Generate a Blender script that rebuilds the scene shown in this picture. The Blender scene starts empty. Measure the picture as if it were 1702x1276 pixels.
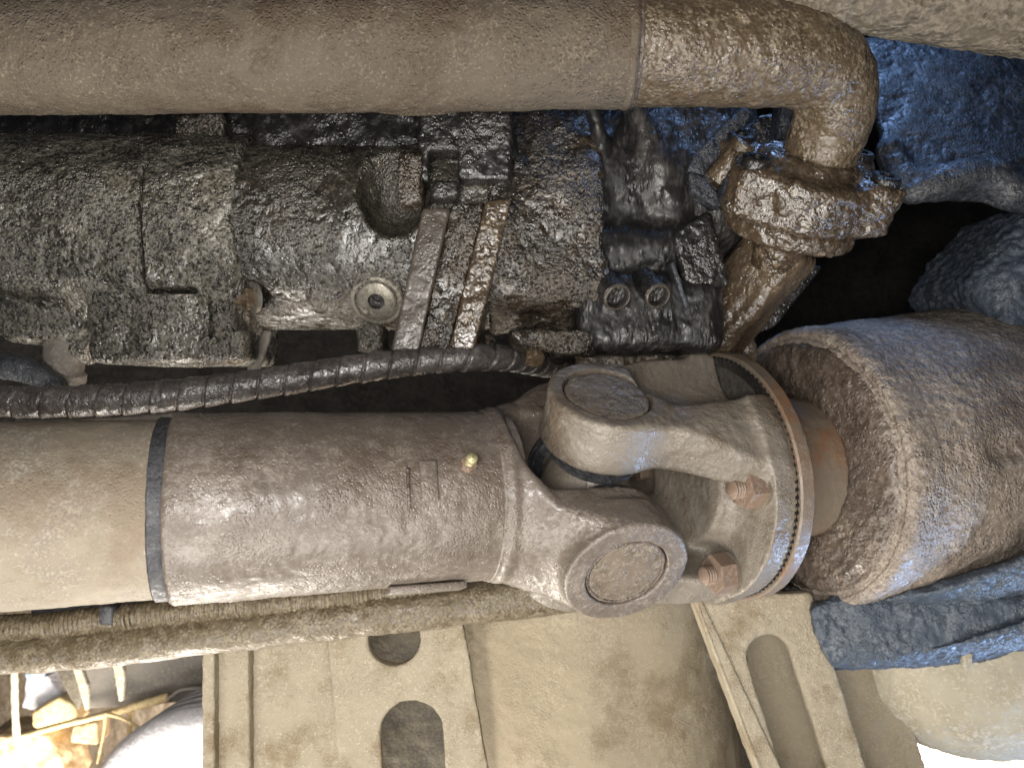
import bpy, bmesh, math, random
import numpy as np
import openvdb as vdb
from mathutils import Vector, Matrix

random.seed(4)
SC = bpy.context.scene
COL = SC.collection
S = 1.0 / 2400.0            # one unit (about 0.42 mm) in metres
D = 1286.0                  # camera distance to the plane y = 0, in units

# ------------------------------------------------------------------ camera
cam = bpy.data.cameras.new('camera')
cam.sensor_fit = 'HORIZONTAL'; cam.sensor_width = 36
cam.lens = 18.0 / (851.0 / D)
cam.clip_start = 0.01; cam.clip_end = 100
cam_o = bpy.data.objects.new('camera', cam); COL.objects.link(cam_o)
cam_o.location = (0, -D * S, 0); cam_o.rotation_euler = (math.radians(90), 0, 0)
cam.dof.use_dof = True; cam.dof.focus_distance = 1270 * S; cam.dof.aperture_fstop = 8.0
SC.camera = cam_o

# ------------------------------------------------------------------ world, lamps, exposure
w = bpy.data.worlds.new('World'); SC.world = w; w.use_nodes = True
bg = w.node_tree.nodes['Background']
bg.inputs[0].default_value = (0.62, 0.74, 1.0, 1); bg.inputs[1].default_value = 0.022

def lamp(name, loc, target, size, power, color, spread=180):
    l = bpy.data.lights.new(name, 'AREA'); l.shape = 'RECTANGLE'
    l.size, l.size_y = size[0] * S, size[1] * S
    l.energy = power; l.color = color; l.spread = math.radians(spread)
    o = bpy.data.objects.new(name, l); COL.objects.link(o)
    o.location = Vector(loc) * S
    o.rotation_euler = (Vector(target) - Vector(loc)).to_track_quat('-Z', 'Y').to_euler()
    return o
lamp('daylight_side_opening', (-350, -1350, -1400), (0, 150, -200), (2400, 800), 9.4, (1.0, 0.96, 0.89))
lamp('daylight_front_opening', (-160, -1480, -40), (-40, 100, -100), (620, 340), 3.6, (1.0, 0.96, 0.91))
lamp('blue_sky_gap', (760, 240, 1500), (720, 320, 200), (560, 240), 0.24, (0.30, 0.52, 1.0), 60)
lamp('blue_sky_right', (1900, 250, -1500), (1050, 250, -620), (500, 500), 0.28, (0.42, 0.62, 1.0), 34)
lamp('daylight_beyond_frame', (-900, 500, -1900), (-900, 2000, -900), (900, 900), 20, (1.0, 0.93, 0.82))
lamp('daylight_far_side', (1300, 1700, -2000), (1300, 2900, -1300), (1500, 700), 160, (1.0, 0.98, 0.95))
VS = SC.view_settings
VS.view_transform = 'Standard'; VS.look = 'None'; VS.exposure = 0.22; VS.gamma = 1.0
SC.cycles.use_denoising = True
SC.cycles.max_bounces = 6
SC.cycles.sample_clamp_indirect = 6

# ------------------------------------------------------------------ numeric helpers
def V(*a): return np.array(a, dtype=np.float64)
def nrm(v): v = np.asarray(v, float); return v / np.linalg.norm(v)
def at(px, py, y=0.0):
    """a point of the place, from where it shows and how deep it lies (units)"""
    k = (D + y) / D
    return V((px - 851.0) * k, y, (638.0 - py) * k)

def _h(i, j, k, s):
    n = (i.astype(np.int64) * 374761393 + j.astype(np.int64) * 668265263 + k.astype(np.int64) * 2147483647 + s * 974634777) & 0xFFFFFFFF
    n = ((n ^ (n >> 13)) * 1274126177) & 0xFFFFFFFF
    n = ((n ^ (n >> 16)) * 2246822519) & 0xFFFFFFFF
    return ((n ^ (n >> 15)) & 0xFFFFFF) / float(0xFFFFFF)
def vnoise(p, s=0):
    i = np.floor(p).astype(np.int64); f = p - i
    f = f * f * f * (f * (f * 6 - 15) + 10)
    x, y, z = i[:, 0], i[:, 1], i[:, 2]
    def c(a, b, d): return _h(x + a, y + b, z + d, s)
    fx, fy, fz = f[:, 0], f[:, 1], f[:, 2]
    a = c(0,0,0) * (1-fx) + c(1,0,0) * fx; b = c(0,1,0) * (1-fx) + c(1,1,0) * fx
    d = c(0,0,1) * (1-fx) + c(1,0,1) * fx; e = c(0,1,1) * (1-fx) + c(1,1,1) * fx
    return ((a * (1-fy) + b * fy) * (1-fz) + (d * (1-fy) + e * fy) * fz) * 2 - 1
def fbm(p, o=3, s=0):
    r, a, t = 0, 1.0, 0
    for k in range(o):
        r = r + a * vnoise(p * 2 ** k + 17.3 * k, s + k); t += a; a *= 0.55
    return r / t
def worley(p, s=0):
    i = np.floor(p).astype(np.int64); best = np.full(len(p), 9.0)
    for a in (-1, 0, 1):
        for b in (-1, 0, 1):
            for c in (-1, 0, 1):
                q = i + (a, b, c); x, y, z = q[:, 0], q[:, 1], q[:, 2]
                o = np.stack([_h(x, y, z, s + 1), _h(x, y, z, s + 2), _h(x, y, z, s + 3)], 1)
                best = np.minimum(best, ((q + o - p) ** 2).sum(1))
    return np.sqrt(best)

def normals(v, f):
    f = np.asarray(f); n = np.zeros_like(v)
    fn = np.cross(v[f[:, 2]] - v[f[:, 0]], v[f[:, -1]] - v[f[:, 1]]) if f.shape[1] == 4 else np.cross(v[f[:, 1]] - v[f[:, 0]], v[f[:, 2]] - v[f[:, 0]])
    for k in range(f.shape[1]):
        for c in range(3):
            n[:, c] += np.bincount(f[:, k], fn[:, c], len(v))
    return n / np.maximum(np.linalg.norm(n, axis=1, keepdims=True), 1e-9)

def rough(v, f, layers):
    """push the surface in and out: caked dirt, casting skin, dents"""
    if not layers: return v
    n = normals(v, f); d = np.zeros(len(v))
    for kind, size, amp, seed in layers:
        if kind == 'n': d += amp * fbm(v / size, 3, seed)
        elif kind == 'w': d += amp * (0.45 - worley(v / size, seed))
        elif kind == 'c':                                  # clumps: only where a broad noise says so
            m = np.clip(fbm(v / (size * 6), 2, seed + 9) * 2.2 + 0.3, 0, 1)
            d += amp * m * (0.6 - worley(v / size, seed))
    return v + n * d[:, None]

# ------------------------------------------------------------------ object helpers
def put(name, v, f, mat, parent=None, smooth=True, layers=None, auto=None):
    v = np.asarray(v, float)
    if layers: v = rough(v, np.asarray(f), layers)
    c = (v.min(0) + v.max(0)) / 2
    me = bpy.data.meshes.new(name)
    vv = ((v - c) * S)
    fa = f if isinstance(f, list) else np.asarray(f).tolist()
    me.from_pydata(vv.tolist(), [], fa)
    me.update()
    if smooth: me.polygons.foreach_set('use_smooth', [True] * len(me.polygons))
    if auto is not None:
        me.set_sharp_from_angle(angle=math.radians(auto))
    me.materials.append(M[mat] if isinstance(mat, str) else mat)
    o = bpy.data.objects.new(name, me); COL.objects.link(o)
    loc = Vector(c * S)
    if parent is not None:
        o.parent = parent; loc = loc - wloc(parent)
    o.location = loc
    return o
def wloc(o):
    p = Vector(o.location)
    while o.parent is not None:
        o = o.parent; p = p + Vector(o.location)
    return p
def tag(o, label, cat, group=None, kind=None):
    if label: o['label'] = label
    if cat: o['category'] = cat
    if group: o['group'] = group
    if kind: o['kind'] = kind
    return o
def thing(name, label, cat, loc, group=None):
    o = bpy.data.objects.new(name, None); COL.objects.link(o)
    o.empty_display_size = 0.02
    o.location = Vector(np.asarray(loc) * S)
    return tag(o, label, cat, group)

def frame(ax, up=(0, 0, 1)):
    """ax first, then two directions square to it"""
    a = nrm(ax); u = np.asarray(up, float)
    if abs(a @ nrm(u)) > 0.95: u = V(1, 0, 0)
    e = nrm(u - a * (a @ u)); return np.stack([a, np.cross(e, a), e])

def fix(v, f):
    f = np.asarray(f)
    a, b, c = v[f[:, 0]], v[f[:, 1]], v[f[:, 2]]
    vol = (a * np.cross(b, c)).sum()
    if f.shape[1] == 4: vol += (a * np.cross(c, v[f[:, 3]])).sum()
    return f[:, ::-1] if vol < 0 else f

def field(fn, lo, hi, h, fr=None, org=(0, 0, 0)):
    """mesh of the solid fn(x, y, z) < 0 sampled between lo and hi"""
    lo = np.asarray(lo, float); hi = np.asarray(hi, float)
    n = np.ceil((hi - lo) / h).astype(int) + 1
    ax = [np.arange(n[k], dtype=np.float32) * np.float32(h) + np.float32(lo[k]) for k in range(3)]
    d = fn(ax[0][:, None, None], ax[1][None, :, None], ax[2][None, None, :])
    d = np.clip(np.broadcast_to(d, tuple(n)), -3 * h, 3 * h).astype(np.float32).copy()
    for k in range(3):                                     # close the solid at the sampled box
        sl = [slice(None)] * 3
        for e in (0, -1):
            sl[k] = e; d[tuple(sl)] = np.maximum(d[tuple(sl)], h * 0.5)
    g = vdb.FloatGrid(3.0 * h); g.copyFromArray(d, tolerance=0)
    p, q = g.convertToQuads(0.0)
    p = p.astype(float) * h + lo
    if fr is not None: p = p @ np.asarray(fr) 
    p = p + np.asarray(org, float)
    q = fix(p - p.mean(0), q.astype(np.int64))
    return p, q

def smin(a, b, k):
    h = np.clip(0.5 + 0.5 * (b - a) / k, 0, 1)
    return b * (1 - h) + a * h - k * h * (1 - h)
def smax(a, b, k): return -smin(-a, -b, k)
def sbox(x, y, z, c, hs, r=0.0):
    qx, qy, qz = np.abs(x - c[0]) - (hs[0] - r), np.abs(y - c[1]) - (hs[1] - r), np.abs(z - c[2]) - (hs[2] - r)
    o = np.sqrt(np.maximum(qx, 0) ** 2 + np.maximum(qy, 0) ** 2 + np.maximum(qz, 0) ** 2)
    return o + np.minimum(np.maximum(qx, np.maximum(qy, qz)), 0) - r
def rbox(x, y, z, c, hs, r, R):
    """box with its own axes, the rows of R"""
    dx, dy, dz = x - c[0], y - c[1], z - c[2]
    L = [dx * float(R[k][0]) + dy * float(R[k][1]) + dz * float(R[k][2]) for k in range(3)]
    return sbox(L[0], L[1], L[2], (0, 0, 0), hs, r)
def scap(x, y, z, a, b, r0, r1=None):
    """rod with round ends from a to b"""
    r1 = r0 if r1 is None else r1
    a, b = np.asarray(a, float), np.asarray(b, float); d = b - a; L2 = float(d @ d)
    t = np.clip(((x - a[0]) * d[0] + (y - a[1]) * d[1] + (z - a[2]) * d[2]) / L2, 0, 1)
    return np.sqrt((x - a[0] - t * d[0]) ** 2 + (y - a[1] - t * d[1]) ** 2 + (z - a[2] - t * d[2]) ** 2) - (r0 + (r1 - r0) * t)
def scyl(x, y, z, a, b, r, rd=2.0):
    """cylinder with flat ends from a to b"""
    a, b = np.asarray(a, float), np.asarray(b, float); L = np.linalg.norm(b - a); d = (b - a) / L; m = (a + b) / 2
    px, py, pz = x - m[0], y - m[1], z - m[2]
    t = px * d[0] + py * d[1] + pz * d[2]
    rr = np.sqrt(np.maximum(px * px + py * py + pz * pz - t * t, 0))
    q0, q1 = rr - (r - rd), np.abs(t) - (L / 2 - rd)
    return np.sqrt(np.maximum(q0, 0) ** 2 + np.maximum(q1, 0) ** 2) + np.minimum(np.maximum(q0, q1), 0) - rd
def sstep(x, a, b):
    t = np.clip((x - a) / (b - a), 0, 1); return t * t * (3 - 2 * t)

def spline(pts, n):
    p = np.asarray(pts, float); P = np.vstack([2 * p[0] - p[1], p, 2 * p[-1] - p[-2]])
    out = []
    for i in range(1, len(P) - 2):
        for t in np.linspace(0, 1, 24, endpoint=False):
            a, b, c, d = P[i-1], P[i], P[i+1], P[i+2]
            out.append(0.5 * ((2*b) + (c-a)*t + (2*a-5*b+4*c-d)*t*t + (3*b-a-3*c+d)*t**3))
    out.append(P[-2]); out = np.array(out)
    s = np.r_[0, np.cumsum(np.linalg.norm(np.diff(out, axis=0), axis=1))]
    u = np.linspace(0, s[-1], n)
    return np.stack([np.interp(u, s, out[:, k]) for k in range(3)], 1), u
def tube(pts, r, n=120, m=48, rfun=None, flat=1.0, caps=True):
    """pipe along a smooth path; r a number or one per path point; rfun(s, angle) adds to it"""
    path, s = spline(pts, n)
    rad = np.full(n, float(r)) if np.isscalar(r) else np.interp(np.linspace(0, 1, n), np.linspace(0, 1, len(r)), r)
    tg = np.gradient(path, axis=0); tg /= np.linalg.norm(tg, axis=1, keepdims=True)
    e = frame(tg[0])[2]; V_, th = [], np.linspace(0, 2 * np.pi, m, endpoint=False)
    for i in range(n):
        e = nrm(e - tg[i] * (e @ tg[i])); g = np.cross(tg[i], e)
        rr = rad[i] + (rfun(s[i], th) if rfun else 0)
        V_.append(path[i] + (np.cos(th) * rr)[:, None] * e + (np.sin(th) * rr * flat)[:, None] * g)
    v = np.vstack(V_); i, j = np.meshgrid(np.arange(n - 1), np.arange(m), indexing='ij'); j2 = (j + 1) % m
    f = np.stack([i*m + j, i*m + j2, (i+1)*m + j2, (i+1)*m + j], -1).reshape(-1, 4)
    if caps:
        k = len(v); v = np.vstack([v, path[0], path[-1]])
        jj = np.arange(m); j2 = (jj + 1) % m
        f = np.vstack([f, np.stack([np.full(m, k), j2, jj, np.full(m, k)], 1), np.stack([np.full(m, k+1), (n-1)*m + jj, (n-1)*m + j2, np.full(m, k+1)], 1)])
    return v, f
def tri_fix(f):
    return [[a for i, a in enumerate(q) if a not in q[:i]] for q in np.asarray(f).tolist()]
def lathe(org, fr, prof, m=96, step=None):
    """turn the outline prof [(t, r)...] about fr[0] through org"""
    pr = [prof[0]]
    for (t0, r0), (t1, r1) in zip(prof[:-1], prof[1:]):
        k = max(1, int(math.hypot(t1 - t0, r1 - r0) / step)) if step else 1
        for q in range(1, k + 1): pr.append((t0 + (t1 - t0) * q / k, r0 + (r1 - r0) * q / k))
    pr = np.array(pr, float); n = len(pr); th = np.linspace(0, 2 * np.pi, m, endpoint=False)
    v = (pr[:, 0][:, None, None] * fr[0] + pr[:, 1][:, None, None] * (np.cos(th)[None, :, None] * fr[1] + np.sin(th)[None, :, None] * fr[2])).reshape(-1, 3) + org
    i, j = np.meshgrid(np.arange(n - 1), np.arange(m), indexing='ij'); j2 = (j + 1) % m
    f = np.stack([i*m + j, (i+1)*m + j, (i+1)*m + j2, i*m + j2], -1).reshape(-1, 4)
    return v, fix(v - v.mean(0), f)

def bbox(c, hs, R=None, bev=2.0, seg=2):
    bm = bmesh.new(); bmesh.ops.create_cube(bm, size=2)
    for v in bm.verts: v.co = Vector((v.co.x * hs[0], v.co.y * hs[1], v.co.z * hs[2]))
    if bev: bmesh.ops.bevel(bm, geom=list(bm.edges), offset=bev, segments=seg, profile=0.5, affect='EDGES')
    v = np.array([x.co[:] for x in bm.verts]); f = [[q.index for q in p.verts] for p in bm.faces]
    bm.free()
    if R is not None: v = v @ np.asarray(R)
    return v + np.asarray(c, float), f
def hexnut(c, ax, r, h, bev=2.5, up=(0, 0, 1), turn=0.0, n=6):
    fr = frame(ax, up); bm = bmesh.new()
    bmesh.ops.create_cone(bm, cap_ends=True, segments=n, radius1=r, radius2=r, depth=h)
    bmesh.ops.bevel(bm, geom=list(bm.edges), offset=bev, segments=2, profile=0.6, affect='EDGES')
    v = np.array([x.co[:] for x in bm.verts]); f = [[q.index for q in p.verts] for p in bm.faces]; bm.free()
    ct, st = math.cos(turn), math.sin(turn)
    x, y = v[:, 0] * ct - v[:, 1] * st, v[:, 0] * st + v[:, 1] * ct
    return np.outer(v[:, 2], fr[0]) + np.outer(x, fr[1]) + np.outer(y, fr[2]) + np.asarray(c, float), f

# ------------------------------------------------------------------ materials
M = {}
def grime(name, base, dirt, dust, rough_=(0.35, 0.7), size=9.0, bump=0.5, mix=(0.5, 0.5), patch=90.0, spec=0.5, metal=0.0, coat=0.0, fleck=0.0, streak=None, coarse=0.5, stain=None, relief=0.95):
    """skin of metal under oil, dirt and dust: three colours in broad and fine patches, fine relief, uneven gloss"""
    size *= 0.62
    m = bpy.data.materials.new(name); m.use_nodes = True; M[name] = m
    N, L = m.node_tree.nodes, m.node_tree.links; b = N['Principled BSDF']
    tc = N.new('ShaderNodeTexCoord'); vec = tc.outputs['Object']
    if streak:
        mp = N.new('ShaderNodeMapping'); mp.inputs['Scale'].default_value = streak; L.new(vec, mp.inputs[0]); vec = mp.outputs[0]
    def noise(sz, det=4, ro=0.6):
        n = N.new('ShaderNodeTexNoise'); n.inputs['Scale'].default_value = 1 / (sz * S); n.inputs['Detail'].default_value = det; n.inputs['Roughness'].default_value = ro
        L.new(vec, n.inputs['Vector']); return n.outputs['Fac']
    def ramp(src, a, c, lo=0.0, hi=1.0):
        r = N.new('ShaderNodeMapRange'); r.interpolation_type = 'SMOOTHSTEP'
        r.inputs[1].default_value = a; r.inputs[2].default_value = c; r.inputs[3].default_value = lo; r.inputs[4].default_value = hi
        L.new(src, r.inputs[0]); return r.outputs[0]
    def mixc(f, a, c):
        x = N.new('ShaderNodeMix'); x.data_type = 'RGBA'
        L.new(f, x.inputs[0])
        for k, q in ((6, a), (7, c)):
            if isinstance(q, tuple): x.inputs[k].default_value = (*q, 1)
            else: L.new(q, x.inputs[k])
        return x.outputs[2]
    def mul(a, k, add=None):
        x = N.new('ShaderNodeMath'); x.operation = 'MULTIPLY'; L.new(a, x.inputs[0])
        if isinstance(k, (int, float)): x.inputs[1].default_value = k
        else: L.new(k, x.inputs[1])
        if add is not None:
            y = N.new('ShaderNodeMath'); y.operation = 'ADD'; L.new(x.outputs[0], y.inputs[0]); L.new(add, y.inputs[1]); return y.outputs[0]
        return x.outputs[0]
    broad, mid, fine = noise(patch, 5, 0.62), noise(size * 2.6, 4), noise(size, 3, 0.55)
    c1 = mixc(ramp(broad, mix[0] - 0.14, mix[0] + 0.14), base, dirt)
    blend = N.new('ShaderNodeMath'); blend.operation = 'MULTIPLY_ADD'; L.new(fine, blend.inputs[0]); blend.inputs[1].default_value = 0.4; L.new(mul(mid, 0.3, mul(broad, 0.3)), blend.inputs[2])
    c2 = mixc(ramp(blend.outputs[0], mix[1] - 0.07, mix[1] + 0.08), c1, dust)
    vr = N.new('ShaderNodeTexVoronoi'); vr.inputs['Scale'].default_value = 1 / (size * 1.5 * S); L.new(vec, vr.inputs['Vector'])
    pits = ramp(vr.outputs['Distance'], 0.05, 0.45)
    if stain:
        c2 = mixc(mul(ramp(noise(patch * 1.7, 6, 0.7), 0.5, 0.64), 0.75), c2, stain)
    if fleck > 0:
        c2 = mixc(mul(ramp(fine, 0.62, 0.72), fleck), c2, tuple(min(1, q * 2.2 + 0.02) for q in dust))
    L.new(c2, b.inputs['Base Color'])
    L.new(ramp(mid, 0.35, 0.65, rough_[0], rough_[1]), b.inputs['Roughness'])
    b.inputs['Specular IOR Level'].default_value = spec; b.inputs['Metallic'].default_value = metal
    if coat > 0:
        L.new(ramp(broad, 0.4, 0.62, coat * 0.25, coat), b.inputs['Coat Weight']); b.inputs['Coat Roughness'].default_value = 0.12
    hgt = mul(fine, 0.6, mul(mid, coarse, mul(pits, 0.35)))
    hgt = mul(hgt, ramp(noise(patch * 0.8, 3), 0.36, 0.6, 0.22, 1.0))
    bp = N.new('ShaderNodeBump'); bp.inputs['Strength'].default_value = bump; bp.inputs['Distance'].default_value = size * relief * S
    L.new(hgt, bp.inputs['Height']); L.new(bp.outputs[0], b.inputs['Normal'])
    if coat > 0: L.new(bp.outputs[0], b.inputs['Coat Normal'])
    return m
grime('shaft_metal', (0.125, 0.101, 0.082), (0.155, 0.127, 0.104), (0.23, 0.198, 0.166), (0.30, 0.55), 6.5, 0.55, (0.5, 0.55), 110, 0.55, coat=0.18, stain=(0.09, 0.066, 0.048))
grime('tube_paint', (0.26, 0.22, 0.165), (0.20, 0.17, 0.135), (0.34, 0.30, 0.24), (0.55, 0.8), 6.0, 0.5, (0.5, 0.55), 120, 0.3, stain=(0.19, 0.145, 0.10))
grime('yoke_metal', (0.185, 0.16, 0.13), (0.155, 0.13, 0.102), (0.25, 0.225, 0.185), (0.30, 0.58), 6.5, 0.5, (0.52, 0.58), 65, 0.5, coat=0.12, stain=(0.115, 0.085, 0.06))
grime('cap_metal', (0.17, 0.135, 0.10), (0.11, 0.085, 0.06), (0.27, 0.235, 0.185), (0.3, 0.6), 6.0, 0.5, (0.5, 0.55), 50, 0.5, coat=0.3)
grime('black_rubber', (0.02, 0.02, 0.024), (0.035, 0.035, 0.04), (0.07, 0.07, 0.075), (0.4, 0.7), 6.0, 0.3)
grime('rusty_steel', (0.165, 0.132, 0.10), (0.185, 0.13, 0.09), (0.25, 0.215, 0.17), (0.32, 0.6), 6.0, 0.3, (0.55, 0.6), 80, 0.5, stain=(0.20, 0.095, 0.045))
grime('dark_face', (0.045, 0.04, 0.036), (0.06, 0.052, 0.045), (0.085, 0.075, 0.065), (0.45, 0.7), 7.0, 0.3)
grime('drum_dirt', (0.285, 0.24, 0.17), (0.25, 0.208, 0.145), (0.33, 0.285, 0.21), (0.7, 0.95), 7.0, 0.5, (0.5, 0.54), 150, 0.2, stain=(0.17, 0.13, 0.08), relief=1.4)
grime('shell_black', (0.012, 0.013, 0.017), (0.02, 0.022, 0.027), (0.055, 0.06, 0.07), (0.35, 0.65), 6.0, 1.0, (0.5, 0.55), 90, 0.5, coat=0.3, relief=1.5)
grime('shroud_blue', (0.05, 0.064, 0.088), (0.036, 0.044, 0.058), (0.12, 0.14, 0.165), (0.4, 0.7), 7.0, 0.9, (0.5, 0.54), 90, 0.4, coat=0.1)
grime('flange_oil', (0.062, 0.042, 0.026), (0.036, 0.025, 0.016), (0.17, 0.127, 0.08), (0.16, 0.42), 9.0, 0.7, (0.5, 0.55), 60, 0.8, coat=0.9)
grime('nut_rust', (0.20, 0.14, 0.102), (0.155, 0.108, 0.08), (0.29, 0.22, 0.17), (0.4, 0.65), 5.0, 0.12, (0.5, 0.55), 40, 0.4)
grime('housing_dirt', (0.22, 0.18, 0.145), (0.165, 0.13, 0.105), (0.34, 0.29, 0.24), (0.36, 0.66), 8.0, 1.0, (0.5, 0.52), 120, 0.45, coat=0.1, relief=1.4, stain=(0.11, 0.082, 0.064))
grime('oil_crust', (0.07, 0.053, 0.042), (0.105, 0.078, 0.06), (0.19, 0.15, 0.12), (0.25, 0.5), 8.0, 1.0, (0.5, 0.55), 90, 0.5, coat=0.3)
grime('case_wet', (0.018, 0.015, 0.012), (0.036, 0.030, 0.022), (0.095, 0.083, 0.062), (0.16, 0.42), 8.0, 1.0, (0.48, 0.52), 130, 1.0, coat=1.0, relief=1.7)
grime('case_caked', (0.034, 0.030, 0.024), (0.015, 0.0135, 0.011), (0.20, 0.183, 0.145), (0.16, 0.42), 8.0, 1.0, (0.5, 0.5), 100, 1.0, coat=1.0, relief=2.2)
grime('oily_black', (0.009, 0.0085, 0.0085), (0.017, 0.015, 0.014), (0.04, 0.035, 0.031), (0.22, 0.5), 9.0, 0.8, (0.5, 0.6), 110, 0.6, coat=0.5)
grime('matt_black', (0.009, 0.0085, 0.008), (0.012, 0.011, 0.011), (0.018, 0.016, 0.015), (0.85, 0.95), 20.0, 0.3, spec=0.1)
grime('oily_drip', (0.010, 0.0095, 0.0095), (0.018, 0.016, 0.015), (0.05, 0.044, 0.04), (0.32, 0.6), 12.0, 0.7, (0.5, 0.55), 130, 0.45, coat=0.22, streak=(1, 1, 0.45))
grime('case_brown', (0.015, 0.0115, 0.008), (0.03, 0.022, 0.0145), (0.088, 0.068, 0.045), (0.16, 0.42), 8.0, 1.0, (0.5, 0.53), 110, 1.0, coat=1.0, relief=2.0)
grime('grit_pipe', (0.12, 0.098, 0.07), (0.085, 0.068, 0.048), (0.21, 0.178, 0.135), (0.5, 0.8), 13.0, 1.0, (0.5, 0.5), 80, 0.35)
grime('oily_brown', (0.055, 0.038, 0.024), (0.095, 0.066, 0.04), (0.20, 0.155, 0.10), (0.2, 0.5), 9.0, 0.6, (0.5, 0.58), 70, 0.6, coat=0.5)
grime('dusty_pipe', (0.112, 0.09, 0.066), (0.086, 0.068, 0.049), (0.165, 0.136, 0.1), (0.6, 0.9), 7.0, 0.9, (0.5, 0.55), 120, 0.3, fleck=0.25, stain=(0.085, 0.06, 0.04), relief=1.3)
grime('plate_wet', (0.075, 0.062, 0.049), (0.05, 0.041, 0.032), (0.125, 0.107, 0.086), (0.25, 0.5), 8.0, 0.35, (0.5, 0.6), 90, 0.5, coat=0.4)
grime('wet_mud', (0.105, 0.075, 0.046), (0.06, 0.042, 0.026), (0.2, 0.157, 0.103), (0.22, 0.55), 9.0, 0.8, (0.5, 0.54), 60, 0.5, coat=0.5)
grime('mud_pipe', (0.11, 0.085, 0.05), (0.07, 0.048, 0.027), (0.19, 0.155, 0.10), (0.4, 0.75), 8.0, 0.5, (0.5, 0.52), 60, 0.5, coat=0.2)
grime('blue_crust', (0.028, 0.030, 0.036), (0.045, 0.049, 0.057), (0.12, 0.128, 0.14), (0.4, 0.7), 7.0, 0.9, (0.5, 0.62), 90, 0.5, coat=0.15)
grime('frame_dust', (0.335, 0.29, 0.215), (0.29, 0.247, 0.178), (0.39, 0.34, 0.26), (0.75, 0.95), 6.0, 0.75, (0.5, 0.55), 85, 0.2, fleck=0.3, stain=(0.20, 0.15, 0.09), relief=1.3)
grime('hole_dark', (0.06, 0.05, 0.04), (0.08, 0.07, 0.05), (0.13, 0.11, 0.08), (0.7, 0.9), 8.0, 0.4)  # dark brown: painted shade behind openings, and one plate that is dark
grime('hose_wrap', (0.045, 0.038, 0.036), (0.075, 0.065, 0.06), (0.14, 0.125, 0.115), (0.25, 0.5), 6.0, 0.6, (0.5, 0.56), 50, 0.6, coat=0.5)
grime('bare_steel', (0.33, 0.31, 0.26), (0.20, 0.18, 0.14), (0.42, 0.39, 0.33), (0.25, 0.5), 5.0, 0.25, (0.5, 0.55), 30, 0.6, metal=0.5)
grime('brass', (0.40, 0.34, 0.17), (0.30, 0.25, 0.13), (0.48, 0.43, 0.25), (0.3, 0.5), 3.0, 0.2, metal=0.4)
grime('paint_yellow', (0.62, 0.60, 0.42), (0.55, 0.52, 0.36), (0.66, 0.64, 0.5), (0.5, 0.7), 4.0, 0.2)
grime('pale_dust', (0.40, 0.36, 0.28), (0.33, 0.29, 0.21), (0.50, 0.46, 0.38), (0.7, 0.9), 10.0, 0.5, (0.5, 0.55), 120, 0.25)
grime('orange_plastic', (0.6, 0.4, 0.2), (0.52, 0.34, 0.17), (0.68, 0.54, 0.34), (0.5, 0.7), 14.0, 0.3)
grime('straw', (0.62, 0.45, 0.22), (0.52, 0.36, 0.16), (0.72, 0.58, 0.34), (0.6, 0.8), 8.0, 0.3)
grime('grey_plate', (0.20, 0.18, 0.155), (0.16, 0.145, 0.125), (0.28, 0.25, 0.21), (0.6, 0.85), 9.0, 0.3, (0.5, 0.55), 120)
grime('tyre_rubber', (0.55, 0.53, 0.55), (0.48, 0.46, 0.49), (0.64, 0.62, 0.64), (0.7, 0.9), 14.0, 0.3)
grime('ground_soil', (0.42, 0.32, 0.22), (0.35, 0.26, 0.17), (0.5, 0.4, 0.3), (0.8, 0.95), 30.0, 0.4)
grime('blue_cloth', (0.25, 0.40, 0.62), (0.2, 0.33, 0.52), (0.4, 0.52, 0.7), (0.6, 0.8), 10.0, 0.3)

# ------------------------------------------------------------------ the shaft line: left shaft, joint, right flange, output hub
PHI, PSI, ALPHA = math.radians(17), math.radians(20), math.radians(32)
A0 = V(-291, 0, -194)
AX = V(math.cos(PHI), math.sin(PHI), 0)
def cross_dirs(ax):
    e1 = nrm(np.cross(ax, V(0, 0, 1))); e2 = np.cross(e1, ax) * 1.0
    if e2[2] < 0: e2 = -e2
    n1 = math.cos(ALPHA) * e1 - math.sin(ALPHA) * e2
    n2 = math.sin(ALPHA) * e1 + math.cos(ALPHA) * e2
    return e1, e2, n1, n2
E1, E2, N1, N2 = cross_dirs(AX)
J = A0 + 443 * AX
BX = nrm(V(math.cos(PSI), math.sin(PSI), 0.055))
F1, F2, G1, G2 = cross_dirs(BX)
FA = frame(AX); FB = np.stack([BX, F1, F2])

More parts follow.
